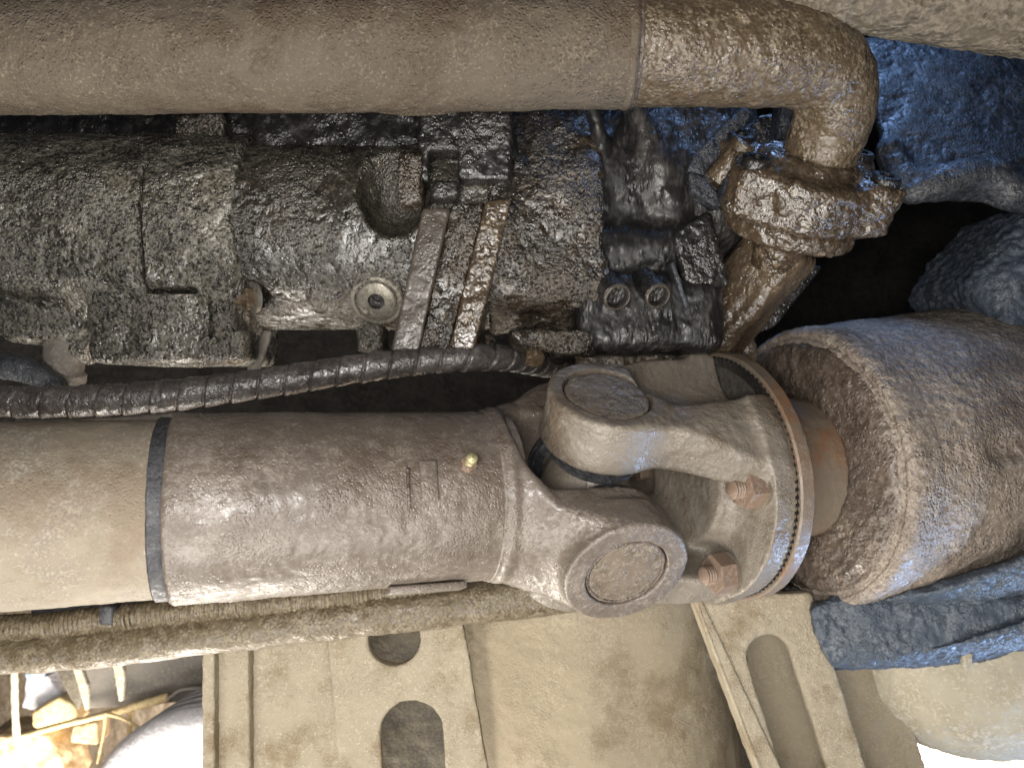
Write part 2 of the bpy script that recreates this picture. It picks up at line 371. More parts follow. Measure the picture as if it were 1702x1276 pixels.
def drive_shaft():
    t = thing('drive_shaft', 'brown grimy drive shaft with wide sleeve and forked end, running beside the spiral hose', 'drive shaft', A0 - V(0, 0, 150))
    v, f = lathe(A0, FA, [(-760, 10), (-760, 139), (-268, 138), (-268, 20)], 128, 6)
    put('inner_tube', v, f, 'tube_paint', t, layers=[('n', 40, 2.0, 3), ('n', 9, 0.7, 5)], auto=50)
    v, f = lathe(A0, FA, [(-271, 20), (-271, 140), (-269, 142), (-252, 142), (-248, 140), (-248, 20)], 96, 5)
    put('seal_ring', v, f, 'black_rubber', t, layers=[('n', 20, 1.5, 3)], auto=40)
    v, f = lathe(A0, FA, [(-252, 60), (-252, 139), (-249, 146), (-244, 148.5), (-60, 147.5), (120, 146), (250, 146), (290, 140)], 220, 3.2)
    put('sleeve', v, f, 'shaft_metal', t, layers=[('n', 60, 1.8, 13), ('n', 12, 0.7, 2), ('c', 9, 2.0, 8)], auto=50)
    # fork: solid in the frame (along shaft, towards the caps, across)
    def fork(x, p, q):
        ap = np.abs(p)
        k = sstep(x, -190, -40)
        w_ = 150 - 51 * sstep(x, -190, -105)
        round_ = np.sqrt(np.maximum(149.0 ** 2 - q * q, 1))
        po = (1 - k) * round_ + k * (203 - 0.0010 * q * q)
        dq = np.sqrt(np.maximum(x, 0) ** 2 + q * q) - w_
        d = smax(ap - po, dq, 18)
        boss = scyl(x, ap, q, (0, 150, 0), (0, 211, 0), 105, 6)
        d = smin(d, boss, 20)
        bead = np.sqrt((x + 178) ** 2 + (np.sqrt(p * p + q * q) - 146) ** 2) - 6.5
        d = smin(d, bead, 10)
        # the gap between the ears, round at its bottom
        a_ = np.maximum(-158 + 48 - x, 0); b_ = np.maximum(ap - 56, 0)
        slot = np.where(x > -110, ap - 104, np.sqrt(a_ ** 2 + b_ ** 2) - 48)
        slot = smax(slot, -(x + 158), 4)
        d = smax(d, -slot, 14)
        d = smax(d, -scyl(x, ap, q, (0, 80, 0), (0, 260, 0), 70, 1), 3)
        return np.maximum(d, -(x + 196))
    v, f = field(fork, (-200, -222, -160), (114, 222, 160), 2.6, np.stack([AX, N1, N2]), J)
    put('fork', v, f, 'shaft_metal', t, layers=[('n', 50, 1.4, 31), ('n', 12, 0.7, 32), ('c', 9, 1.8, 18)])
    fr = np.stack([N1, AX, N2])
    for s in (1, -1):
        fr_ = np.stack([N1 * s, AX, N2])
        v, f = lathe(J, fr_, [(100, 5), (100, 69), (202, 69), (206, 66), (207, 60), (207, 50), (208, 30), (208, 1)], 96, 4)
        c = put('bearing_cap', v, f, 'cap_metal', t, layers=[('n', 26, 0.9, 5), ('n', 8, 0.6, 6)], auto=60)
        v, f = lathe(J, fr_, [(204, 63), (208, 63), (209, 65), (208, 68), (204, 69)], 72, 3)
        put('snap_ring', v, f, 'oil_crust', c, layers=[('n', 14, 1.6, 3)])
    # grease nipple on the sleeve
    def on(px_t, ang, r=147):                               # a spot on the sleeve
        n = math.cos(ang) * E1 + math.sin(ang) * E2
        return A0 + px_t * AX + r * n, n
    c, n = on(192, math.radians(27))
    v, f = hexnut(c + n * 4, n, 14, 14, 1.5); g = put('grease_nipple', v, f, 'nut_rust', t, smooth=False)
    v, f = lathe(c, frame(n), [(8, 8), (16, 8), (18, 6), (21, 6), (23, 9), (30, 9), (33, 6), (34, 1)], 24)
    put('nipple_head', v, f, 'brass', g, auto=40)
    # raised lug and balance plate welded on
    c, n = on(128, math.radians(18), 148)
    v, f = bbox(c, (14, 4, 32), np.stack([AX, n, np.cross(n, AX)]), 3); put('weld_lug', v, f, 'shaft_metal', t, layers=None)
    c, n = on(96, math.radians(14), 147)
    v, f = bbox(c, (2.5, 3, 32), np.stack([AX, n, np.cross(n, AX)]), 1.5); put('weld_lug', v, f, 'oil_crust', t)  # dark raised strip painted in for the shaded inside of a slot
    c, n = on(140, math.radians(-72), 152)
    v, f = bbox(c, (64, 6, 30), np.stack([AX, n, np.cross(n, AX)]), 3); put('balance_plate', v, f, 'shaft_metal', t)
    # the cross between the forks
    def crossf(x, p, q):
        d = np.sqrt(x * x + p * p + q * q) - 84
        d = smin(d, scyl(x, p, q, (0, -150, 0), (0, 150, 0), 58, 3), 22)
        d = smin(d, scyl(x, p, q, (0, 0, -150), (0, 0, 150), 58, 3), 22)
        return d
    v, f = field(crossf, (-92, -156, -156), (92, 156, 156), 4, np.stack([AX, N1, N2]), J)
    cr = put('joint_cross', v, f, 'yoke_metal', t)
    for d_ in (N1, -N1, N2, -N2):
        v, f = lathe(J, frame(d_), [(76, 58), (76, 76), (80, 80), (86, 80), (88, 74), (94, 74), (96, 79), (103, 79), (104, 60)], 72)
        put('seal', v, f, 'black_rubber', cr, auto=40)
    return t
drive_shaft()

def flange_yoke():
    t = thing('flange_yoke', 'pale grey flange yoke with one raised ear, bolted to the rusty flange', 'yoke', J + BX * 260 - V(0, 0, 232))
    # local frame: along shaft, towards its ears (G2), across (G1)
    def body(x, p, q):
        ap = np.abs(p); rr = np.sqrt(p * p + q * q)
        ear = scyl(x, ap, q, (0, 112, 0), (0, 212, 0), 102, 9)
        k = sstep(x, -20, 240)
        wq = 92 + 74 * k ** 1.6
        po = 196 + 26 * k
        pi_ = 116 - 6 * k
        arm = smax(smax(np.abs(q) - wq, smax(ap - po, pi_ - ap, 8), 14), smax(-x, x - 262, 2), 6)
        arm = smax(arm, rr - 231, 10)
        d = smin(ear, arm, 18)
        disc = np.maximum(rr - 232, np.abs(x - 263) - 22)
        disc = smax(disc, rr - 231, 4)
        dish = smax(rr - 120, np.abs(x - 240) - 30, 12)
        d = smin(d, smin(disc, dish, 40), 34)
        # hollows cut beside the arm for the bolts: seen from above between ear and rim
        for s in (1, -1):
            hol = scap(x, p, q, (150, s * 246, -30), (400, s * 246, -30), 88)
            d = smax(d, -hol, 10)
        d = smax(d, -scyl(x, ap, q, (0, 60, 0), (0, 280, 0), 77, 1), 3)
        return d
    v, f = field(body, (-112, -240, -240), (290, 240, 240), 2.8, np.stack([BX, G2, G1]), J)
    put('fork', v, f, 'yoke_metal', t, layers=[('n', 45, 1.4, 41), ('n', 12, 0.6, 42), ('c', 11, 1.4, 44)])
    for s in (1, -1):
        fr_ = np.stack([G2 * s, BX, G1])
        v, f = lathe(J, fr_, [(100, 5), (100, 73), (204, 73), (207, 70), (207.5, 60), (208, 30), (208, 1)], 96, 4)
        c = put('bearing_cap', v, f, 'cap_metal', t, layers=[('n', 22, 1.2, 15), ('n', 8, 0.6, 16)], auto=60)
    # serrated seam
    m, rows = 108, []
    th = np.linspace(0, 2 * np.pi, m * 4, endpoint=False); rad = np.where((np.arange(m * 4) % 4) < 2, 232.6, 228.5)
    vs = []
    for xx, r_ in [(279.0, rad * 0 + 215), (279.0, rad), (286.5, rad), (286.5, rad * 0 + 215)]:
        vs.append(J + xx * BX + (np.cos(th) * r_)[:, None] * F1 + (np.sin(th) * r_)[:, None] * F2)
    v = np.vstack(vs); mm = m * 4; i, j = np.meshgrid(np.arange(3), np.arange(mm), indexing='ij'); j2 = (j + 1) % mm
    f = fix(v - v.mean(0), np.stack([i*mm + j, (i+1)*mm + j, (i+1)*mm + j2, i*mm + j2], -1).reshape(-1, 4))
    put('serrated_edge', v, f, 'oily_black', t, smooth=False)
    # bolts with nuts on this side
    for k, a in enumerate((2, -61, 178, -119)):
        a = math.radians(a); c = J + BX * 238 + 186 * (math.cos(a) * F1 + math.sin(a) * F2)
        pro = [(-30, 4), (-30, 17), (14, 17)]
        for q in range(7): pro += [(15 + q * 5.2, 17.5), (17.6 + q * 5.2, 15.4)]
        pro += [(52, 17), (55, 14), (55.5, 1)]
        v, f = lathe(c, frame(-BX), pro, 32); b = put('bolt', v, f, 'nut_rust', t, auto=50, layers=None)
        v, f = hexnut(c - BX * 17, -BX, 37, 34, 1.4, turn=0.35 + k * 0.8); put('nut', v, f, 'nut_rust', b, smooth=False)
        v, f = lathe(c, frame(-BX), [(-3, 10), (-3, 38), (3, 38), (3, 10)], 40); put('washer', v, f, 'yoke_metal', b, auto=40)
    return t
flange_yoke()

def companion_flange():
    t = thing('companion_flange', 'rust brown output flange and hub between the toothed rim and crusted housing', 'flange', J + BX * 340 - V(0, 0, 238))
    v, f = lathe(J, FB, [(288, 214), (286, 236), (289, 239), (312, 239), (316, 235), (318, 150), (322, 143)], 220, 5)
    put('rim', v, f, 'rusty_steel', t, layers=[('n', 30, 1.2, 3), ('n', 9, 0.8, 9)], auto=40)
    v, f = lathe(J, FB, [(291, 10), (291, 216), (296, 216), (296, 10)], 120, 8)
    put('face', v, f, 'dark_face', t, auto=40)
    v, f = lathe(J, FB, [(316, 90), (316, 143), (330, 142), (470, 141), (500, 141), (500, 60)], 160, 5)
    put('hub', v, f, 'rusty_steel', t, layers=[('n', 26, 1.3, 13), ('n', 9, 0.7, 19)], auto=40)
    n = math.cos(0.03) * F1 + math.sin(0.03) * F2
    v, f = bbox(J + BX * 326 + n * 143, (7, 3, 17), np.stack([BX, n, np.cross(n, BX)]), 2); put('paint_mark', v, f, 'paint_yellow', t)
    return t
companion_flange()

def output_housing():
    t = thing('output_housing', 'large round brown housing caked in grit where the rusty hub goes in', 'housing', J + BX * 640 - V(0, 0, 300))
    def body(x, p, q):
        rr = np.sqrt(p * p + q * q)
        R = 284 + 10 * sstep(x, 560, 640) + 22 * sstep(x, 640, 1000)
        d = smax(rr - R, np.abs(x - 900) - 418, 36)
        d = np.maximum(d, -np.maximum(np.abs(rr - 262) - 3.0, np.abs(x - 486) - 4))
        # a raised collar line and two long pockets on the near side
        d = smax(d, -(np.sqrt((x - 556) ** 2 + (rr - 287) ** 2) - 4.5), 4)
        for c_, hz, x0 in ((40, 15, 668), (-120, 24, 650)):
            cut = scap(x, p, q, (x0, 306, c_), (1300, 306, c_ + 20), hz * 1.6)
            d = smax(d, -cut, 16)
        return d
    v, f = field(body, (480, -330, -330), (1000, 330, 330), 4.0, np.stack([BX, F1, F2]), J)
    put('case', v, f, 'housing_dirt', t, layers=[('n', 70, 2, 51), ('w', 14, 2.4, 54), ('n', 10, 1.4, 52)])
    v, f = lathe(J, FB, [(492, 120), (476, 140), (472, 150), (470, 200), (471, 228), (476, 246), (486, 256), (500, 258)], 260, 3.4)
    put('crusted_face', v, f, 'oil_crust', t, layers=[('n', 50, 3.5, 61), ('w', 13, 5, 64), ('n', 9, 2.0, 62)])
    return t
output_housing()

# ------------------------------------------------------------------ more solids
def hull_planes(pts):
    bm = bmesh.new()
    for p in pts: bm.verts.new(p)
    bmesh.ops.convex_hull(bm, input=list(bm.verts)); bm.normal_update()
    c = np.mean(pts, 0); out = []
    for f in bm.faces:
        n = np.array(f.normal[:]); d = n @ np.array(f.verts[0].co[:])
        if n @ c > d: n, d = -n, -d
        out.append((n, d))
    bm.free(); return out
def shull(x, y, z, pl, k=6.0):
    d = None
    for n, c in pl:
        e = x * float(n[0]) + y * float(n[1]) + z * float(n[2]) - float(c)
        d = e if d is None else smax(d, e, k)
    return d
def hull(pts, h=3.0, k=8.0, pad=10, extra=None):
    pts = np.asarray(pts, float); pl = hull_planes(pts)
    fn = (lambda x, y, z: shull(x, y, z, pl, k)) if extra is None else (lambda x, y, z: extra(x, y, z, shull(x, y, z, pl, k)))
    return field(fn, pts.min(0) - pad, pts.max(0) + pad, h)
def slab(poly, y0, th, lean=0.0):
    """corner points of a flat piece seen as poly, its near face at depth y0"""
    return np.array([at(px, py, y0) for px, py in poly] + [at(px, py, y0) + V(0, th, 0) for px, py in poly])
def hit(px, py, zc, yc, r):
    """where the line of sight meets a lying cylinder: point, outward normal"""
    dz = (638.0 - py) / D
    b = -(D + yc) - dz * zc; a = 1 + dz * dz; c = (D + yc) ** 2 + zc * zc - r * r
    s = (-b - math.sqrt(max(b * b - a * c, 0))) / a
    p = V((px - 851.0) / D * s, -D + s, dz * s)
    return p, nrm(V(0, p[1] - yc, p[2] - zc))

# ------------------------------------------------------------------ dark floor of the vehicle behind everything
v, f = bbox((300, 1150, 980), (3200, 20, 1640), None, 4)
tag(put('underbody', v, f, 'matt_black', None), None, None, kind='structure')

# ------------------------------------------------------------------ gearbox
ZC, YC, RG = 307.0, 325.0, 194.0       # gearbox barrel: axis height, depth, radius
ZP, YP = 355.0, 380.0
def XX(px, y=160): return at(px, 0, y)[0]
def gearbox():
    t = thing('gearbox', 'oil-wet gearbox case with socket drain plug and slanted joint plates, under the big hose', 'gearbox', V(XX(400), YC, 40))
    xl, xr = XX(-130), XX(398)
    def left(x, y, z):
        d = scyl(x, y, z, (xl, YC, ZC), (xr, YC, ZC), RG + 10, 10)
        d = smin(d, sbox(x, y, z, ((xl + xr) / 2, 250, 285), ((xr - xl) / 2 - 4, 122, 118), 40), 30)
        lug = sbox(x, y, z, ((XX(146) + XX(388)) / 2, 300, 150), ((XX(388) - XX(146)) / 2, 150, 112), 22)
        d = smin(d, lug, 26)
        lug2 = sbox(x, y, z, (XX(60), 330, 160), (110, 130, 80), 30)
        d = smin(d, lug2, 30)
        # parting grooves
        gx = XX(251)
        d = smax(d, -np.maximum(np.abs(x - gx) - 2.6, np.maximum(y - 220, np.abs(z - 290) - 118)), 3)
        d = smax(d, -np.maximum(np.abs(z - 172) - 4, np.maximum(y - 220, np.abs(x - (gx + 45)) - 48)), 4)
        d = smax(d, -np.maximum(np.abs(x - XX(352)) - 2.6, np.maximum(y - 200, np.abs(z - 120) - 36)), 3)
        return d
    v, f = field(left, (xl - 6, 110, 30), (xr + 6, 520, 625), 4.0)
    put('rear_case', v, f, 'case_caked', t, layers=[('n', 70, 1.6, 71), ('w', 13, 1.8, 74), ('c', 24, 2.2, 77), ('n', 9, 1.2, 72)])
    xm, xn = XX(392), XX(850)
    c_h, n_h = hit(655, 315, ZC, YC, RG)
    def mid(x, y, z):
        d = scyl(x, y, z, (xm, YC, ZC), (xn, YC, ZC), RG, 8)
        pad = sbox(x, y, z, (XX(404), 175, at(0, 318, 160)[2]), (26, 40, 18), 8)
        d = smin(d, pad, 8)
        pocket = np.sqrt(((x - c_h[0]) / 66) ** 2 + ((z - c_h[2]) / 84) ** 2 + ((y - c_h[1] + 10) / 120) ** 2) * 70 - 70
        d = smax(d, -pocket, 14)
        p2, n2 = hit(398, 492, ZC, YC, RG)
        slot = scap(x, y, z, p2 - n2 * 2 - V(34, 0, 0), p2 - n2 * 6 + V(26, 0, 0), 30)
        d = smax(d, -slot, 10)
        return d
    v, f = field(mid, (xm - 6, 128, 90), (xn + 6, 520, 612), 3.8)
    put('main_case', v, f, 'case_wet', t, layers=[('n', 70, 1.4, 81), ('n', 18, 1.0, 84), ('c', 12, 2.4, 87)])
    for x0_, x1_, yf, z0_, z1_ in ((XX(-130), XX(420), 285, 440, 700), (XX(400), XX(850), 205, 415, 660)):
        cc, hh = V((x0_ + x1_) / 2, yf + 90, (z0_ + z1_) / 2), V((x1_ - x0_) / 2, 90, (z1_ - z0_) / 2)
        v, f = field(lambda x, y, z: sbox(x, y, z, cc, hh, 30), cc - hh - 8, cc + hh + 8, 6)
        put('upper_case', v, f, 'oily_black', t, layers=[('n', 60, 5, 3), ('n', 18, 3, 6), ('w', 14, 3, 8)])  # oil black also puts the shade of the upper case into the colour
    v, f = hull(slab([(286, 186), (372, 184), (372, 226), (330, 236), (286, 236)], 230, 60), 3.5, 8); put('cable_boss', v, f, 'case_brown', t, layers=[('n', 20, 3, 3)])
    # small foot at the end of the rear case
    a, b = at(384, 552, 200), at(416, 598, 200)
    v, f = bbox(((a + b) / 2), (20, 40, 28), None, 6); put('foot', v, f, 'case_caked', t, layers=None)
    a, b = at(600, 545, 230), at(640, 582, 230)
    v, f = field(lambda x, y, z: sbox(x, y, z, (a + b) / 2, (24, 50, 26), 10), (a + b) / 2 - V(40, 60, 40), (a + b) / 2 + V(40, 60, 40), 4)
    put('foot', v, f, 'case_wet', t, layers=[('w', 16, 5, 3)])
    # drain plug
    c, n = hit(627, 497, ZC, YC, RG)
    n = nrm(n + V(-0.05, -0.35, 0.1)); fr = frame(n)
    v, f = lathe(c - n * 3, fr, [(-6, 52), (8, 52), (11, 49), (11, 43), (4, 41), (4, 39), (12, 37), (14, 34), (14, 16)], 72)
    p = put('drain_plug', v, f, 'bare_steel', t, auto=35, layers=[('n', 12, 0.8, 3)])
    v, f = hexnut(c + n * 3, n, 18, 4, 0.5, turn=0.4); put('hex_socket', v, f, 'oily_black', p, smooth=False)
    v, f = lathe(c + n * 11, fr, [(0, 17), (0, 15.5), (-8, 15.5), (-8, 1)], 6); put('socket_wall', v, f, 'oily_black', p, smooth=False)
    # sunken hex bolt in the slot
    c, n = hit(400, 494, ZC, YC, RG)
    ax = nrm(V(-0.75, -0.62, -0.12))
    v, f = hexnut(c + n * 2 + V(14, 0, 0), ax, 24, 20, 2, turn=0.3); b = put('hex_bolt', v, f, 'oily_brown', t, smooth=False)
    v, f = lathe(c + n * 2 + V(14, 0, 0), frame(ax), [(0, 14), (18, 14), (30, 13), (33, 9), (33, 1)], 28); put('shank', v, f, 'oily_brown', b, auto=40)
    v, f = lathe(c + V(24, 0, 0), frame(ax), [(-6, 30), (2, 30), (3, 26), (3, 5)], 40); put('washer', v, f, 'bare_steel', b, auto=40)
    # round blind plug on the rear case
    c, n = hit(64, 420, ZC, YC, RG + 10)
    v, f = lathe(c - n * 2, frame(n), [(0, 46), (7, 44), (8, 38), (2, 34), (2, 24), (7, 22), (7, 10), (-4, 8), (-4, 1)], 56, 4)
    put('blind_plug', v, f, 'case_caked', t, layers=[('w', 16, 4, 31), ('n', 10, 2, 5)])
    c, n = hit(12, 372, ZC, YC, RG + 10)
    v, f = lathe(c - n * 2, frame(n), [(0, 40), (8, 38), (8, 26), (2, 22), (2, 1)], 48, 4)
    put('blind_plug', v, f, 'case_caked', t, layers=[('w', 16, 4, 33)])
    # slanted joint plates: broad, flat and straight
    for poly, y0, th, mt, sd in (([(701, 344), (750, 344), (697, 585), (647, 585)], 110, 180, 'plate_wet', 1),
                                 ([(749, 338), (808, 334), (745, 584), (696, 584)], 114, 180, 'case_brown', 2),
                                 ([(806, 332), (852, 328), (790, 580), (743, 584)], 113, 180, 'flange_oil', 3)):
        v, f = hull(slab(poly, y0, th), 3.2, 5)
        put('joint_plate', v, f, mt, t, layers=[('n', 50, 1.4, sd), ('n', 12, 0.9, sd + 5)] + ([('c', 11, 3.0, sd + 8)] if sd > 1 else []))
    # lugs and the square pocket at the top of the joint
    for (px, py, hx, hz, yy, mt) in ((685, 303, 22, 48, 128, 'case_brown'), (742, 322, 26, 16, 118, 'oily_black')):
        c = at(px, py, yy)
        v, f = field(lambda x, y, z: sbox(x, y, z, c, (hx, 36, hz), 9), c - V(hx + 10, 50, hz + 10), c + V(hx + 10, 50, hz + 10), 3)
        put('lug', v, f, mt, t, layers=[('n', 16, 3, 7), ('w', 10, 2, 9)])
    c = at(775, 250, 165)
    def blk(x, y, z):
        d = sbox(x, y, z, c, (86, 60, 72), 10)
        return smax(d, -sbox(x, y, z, at(737, 282, 110), (27, 90, 34), 3), 3)
    v, f = field(blk, c - V(96, 70, 82), c + V(96, 70, 82), 3)
    put('pocket_block', v, f, 'oily_black', t, layers=[('n', 30, 3, 3), ('w', 13, 3, 4)])
    return t
gearbox()

# ------------------------------------------------------------------ pump casting to the right of the joint
def pump():
    t = thing('hydraulic_pump', 'black oil-soaked pump casting with two socket screws on a pad, right of the gearbox', 'pump', V(XX(1000), YP, 60))
    x0, x1 = XX(818), XX(1290)
    R40 = Matrix.Rotation(math.radians(-38), 3, 'Y'); R40 = np.array(R40)
    pad_c = at(1062, 512, 150)
    def body(x, y, z):
        neck = scyl(x, y, z, (XX(930), YP + 10, ZP + 20), (XX(1140), YP + 10, ZP + 60), 210, 20)
        d = neck
        bell = scap(x, y, z, at(1150, 330, 330), at(1150, 120, 460), 150, 170)
        d = smin(d, bell, 40)
        low = sbox(x, y, z, at(1060, 532, 300) , (140, 150, 72), 30)
        d = smin(d, low, 30)
        # low ribs of the case
        for a, b, r in ((at(832, 175, 150), at(862, 300, 170), 15), (at(985, 175, 165), at(1000, 240, 175), 14), (at(1052, 170, 185), at(1112, 330, 190), 22)):
            d = smin(d, scap(x, y, z, a, b, r), 34)
        d = smin(d, scap(x, y, z, at(960, 420, 200), at(1130, 410, 200), 40, 36), 50)
        # lumps along the lower edge
        for px, py, r in ((806, 580, 24), (930, 588, 20)):
            c = at(px, py, 190); d = smin(d, np.sqrt((x - c[0]) ** 2 + ((y - c[1]) / 2.2) ** 2 + (z - c[2]) ** 2) - r, 16)
        # screw pad and the recess beside it
        rec = sbox(x, y, z, pad_c + V(16, -70, 20), (98, 70, 54), 16)
        d = smax(d, -rec, 10)
        return d
    v, f = field(body, (x0 - 5, 90, 10), (x1, 560, 660), 4.2)
    put('body', v, f, 'oily_drip', t, layers=[('n', 60, 5, 91), ('n', 18, 2, 94), ('c', 14, 3, 97)])
    def barrel(x, y, z):
        d = scyl(x, y, z, (XX(812), YC, ZC), (XX(1000), YC, ZC), RG + 8, 12)
        d = smin(d, scyl(x, y, z, (x0, YP, ZP + 30), (XX(985), YP, ZP + 30), 214, 12), 40)
        d = smin(d, scap(x, y, z, at(850, 470, 175), at(985, 470, 175), 46, 40), 50)
        for px, py, r in ((806, 578, 24), (868, 566, 26), (930, 584, 22), (975, 578, 22)):
            c = at(px, py, 200); d = smin(d, np.sqrt((x - c[0]) ** 2 + ((y - c[1]) / 2.2) ** 2 + (z - c[2]) ** 2) - r, 26)
        return d
    v, f = field(barrel, (XX(805), 100, 50), (XX(1010), 560, 640), 4)
    put('front_case', v, f, 'case_brown', t, layers=[('n', 50, 5, 191), ('n', 16, 3, 194), ('c', 12, 4, 197)])
    ax = nrm(V(0.26, -0.78, -0.50))
    for px, py, r in ((1012, 478, 27), (1078, 476, 25)):
        c = at(px, py, 150); fr = frame(ax)
        v, f = lathe(c, fr, [(-30, 5), (-30, r), (40, r), (44, r - 3), (44, r - 6), (30, r - 9), (28, 1)], 48)
        s = put('socket_screw', v, f, 'oily_black', t, auto=35)
        v, f = lathe(c + ax * 41, fr, [(0, r - 0.5), (3.5, r - 2.5), (3.5, r - 5), (0, r - 7)], 48); put('head_rim', v, f, 'plate_wet', s)
    # slanted side plate catching blue light, and a strip coloured as its blue-lit edge
    v, f = hull(np.vstack([slab([(1112, 380), (1185, 340), (1222, 470), (1148, 530)], 150, 120)]), 3.2, 16)
    put('side_web', v, f, 'oily_black', t, layers=[('n', 18, 3, 7), ('w', 12, 3, 2)])
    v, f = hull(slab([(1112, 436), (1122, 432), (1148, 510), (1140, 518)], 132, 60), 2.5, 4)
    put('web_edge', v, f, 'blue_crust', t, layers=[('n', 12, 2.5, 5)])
    # drips and lower boss
    c = at(888, 592, 170)
    v, f = hexnut(c, nrm(V(0.1, -0.6, -0.8)), 20, 24, 2); put('lower_bolt', v, f, 'oily_brown', t, smooth=False)
    v, f = hull(slab([(840, 545), (985, 545), (985, 588), (930, 592), (905, 568), (850, 566)], 135, 60), 3.4, 10)
    put('lower_ledge', v, f, 'case_brown', t, layers=[('n', 20, 4, 17), ('w', 13, 4, 12)])
    return t
pump()

# ------------------------------------------------------------------ big hose and elbow pipe at the top
def pressure_pipe():
    t = thing('suction_pipe', 'thick dusty pipe with a hose seam, bending down into a bolted brown flange', 'pipe', at(800, 185, -20))
    y0 = -20
    v, f = tube([at(-120, 84, y0), at(300, 82, y0), at(700, 80, y0), at(1046, 76, y0)], [101, 100, 99, 98], 260, 96)
    put('hose', v, tri_fix(f), 'dusty_pipe', t, layers=None) if False else put('hose', rough(v, f, [('n', 70, 2.5, 3), ('n', 14, 1.6, 4), ('c', 10, 2.2, 6)]), tri_fix(f), 'dusty_pipe', t, auto=50)
    v, f = tube([at(1034, 76, y0), at(1038, 76, y0), at(1046, 76, y0), at(1050, 76, y0)], [98.5, 100.5, 100.5, 96], 12, 96)
    put('hose_lip', v, tri_fix(f), 'dusty_pipe', t)
    v, f = tube([at(1046, 76, y0), at(1056, 76, y0)], 94.5, 8, 96)
    put('seam_grease', rough(v, f, [('n', 14, 1, 4)]), tri_fix(f), 'oil_crust', t)
    path = [at(1030, 76, y0), at(1180, 80, y0), at(1262, 84, y0 + 2), at(1330, 94, y0 + 10), at(1376, 128, y0 + 32), at(1386, 180, y0 + 62), at(1368, 240, y0 + 100), at(1346, 300, y0 + 150)]
    v, f = tube(path, [91, 92, 92, 89, 79, 68, 64, 64], 240, 96)
    put('elbow', rough(v, f, [('n', 60, 3, 13), ('n', 16, 1.6, 14), ('c', 12, 2.6, 16)]), tri_fix(f), 'wet_mud', t)
    # belly of the hose clamp showing under the hose
    v, f = tube([at(560, 150, 40), at(620, 166, 40), at(695, 172, 40), at(760, 166, 40), at(830, 150, 40)], 20, 60, 24)
    put('clamp_belly', rough(v, f, [('n', 20, 2, 3)]), tri_fix(f), 'dusty_pipe', t)
    # flange block: axis leaning towards the viewer at its top
    dn = nrm(V(0.13, -0.56, 0.82)); ex = nrm(np.cross(dn, V(0, 1, 0.3))); ez = np.cross(ex, dn)
    c = at(1329, 314, 130); R = np.stack([ex, ez, dn])
    LUG = ((114, 66), (114, -66), (-114, 66), (-114, -66))
    def blk(x, y, z):
        px = x * ex[0] + y * ex[1] + z * ex[2]; pz = x * ez[0] + y * ez[1] + z * ez[2]; pn = x * dn[0] + y * dn[1] + z * dn[2]
        o = c @ R.T; rr = np.sqrt((px - o[0]) ** 2 + (pz - o[1]) ** 2)
        d = smax(rr - 132, np.abs(pn - o[2]) - 44, 18)
        for sx, sz in LUG:
            d = smin(d, scyl(px, pz, pn, (o[0] + sx, o[1] + sz, o[2] - 38), (o[0] + sx, o[1] + sz, o[2] + 50), 36, 12), 26)
        d = smin(d, scyl(px, pz, pn, (o[0], o[1], o[2]), (o[0], o[1], o[2] + 66), 84, 14), 22)
        return d
    v, f = field(blk, c - V(190, 175, 150), c + V(190, 175, 150), 3.4)
    fl = put('flange', v, f, 'flange_oil', t, layers=[('n', 40, 6, 23), ('n', 14, 2.5, 24), ('c', 12, 4, 26)])
    for sx, sz in LUG:
        b = c + ex * sx + ez * sz + dn * 48
        v, f = lathe(b, np.stack([dn, ex, ez]), [(-8, 4), (-8, 25), (14, 25), (17, 22), (17, 13), (6, 12), (6, 1)], 32); put('bolt', v, f, 'oily_black', fl, auto=40)
    return t, c, dn, ex, ez
_, FC, FD, FX, FZ = pressure_pipe()

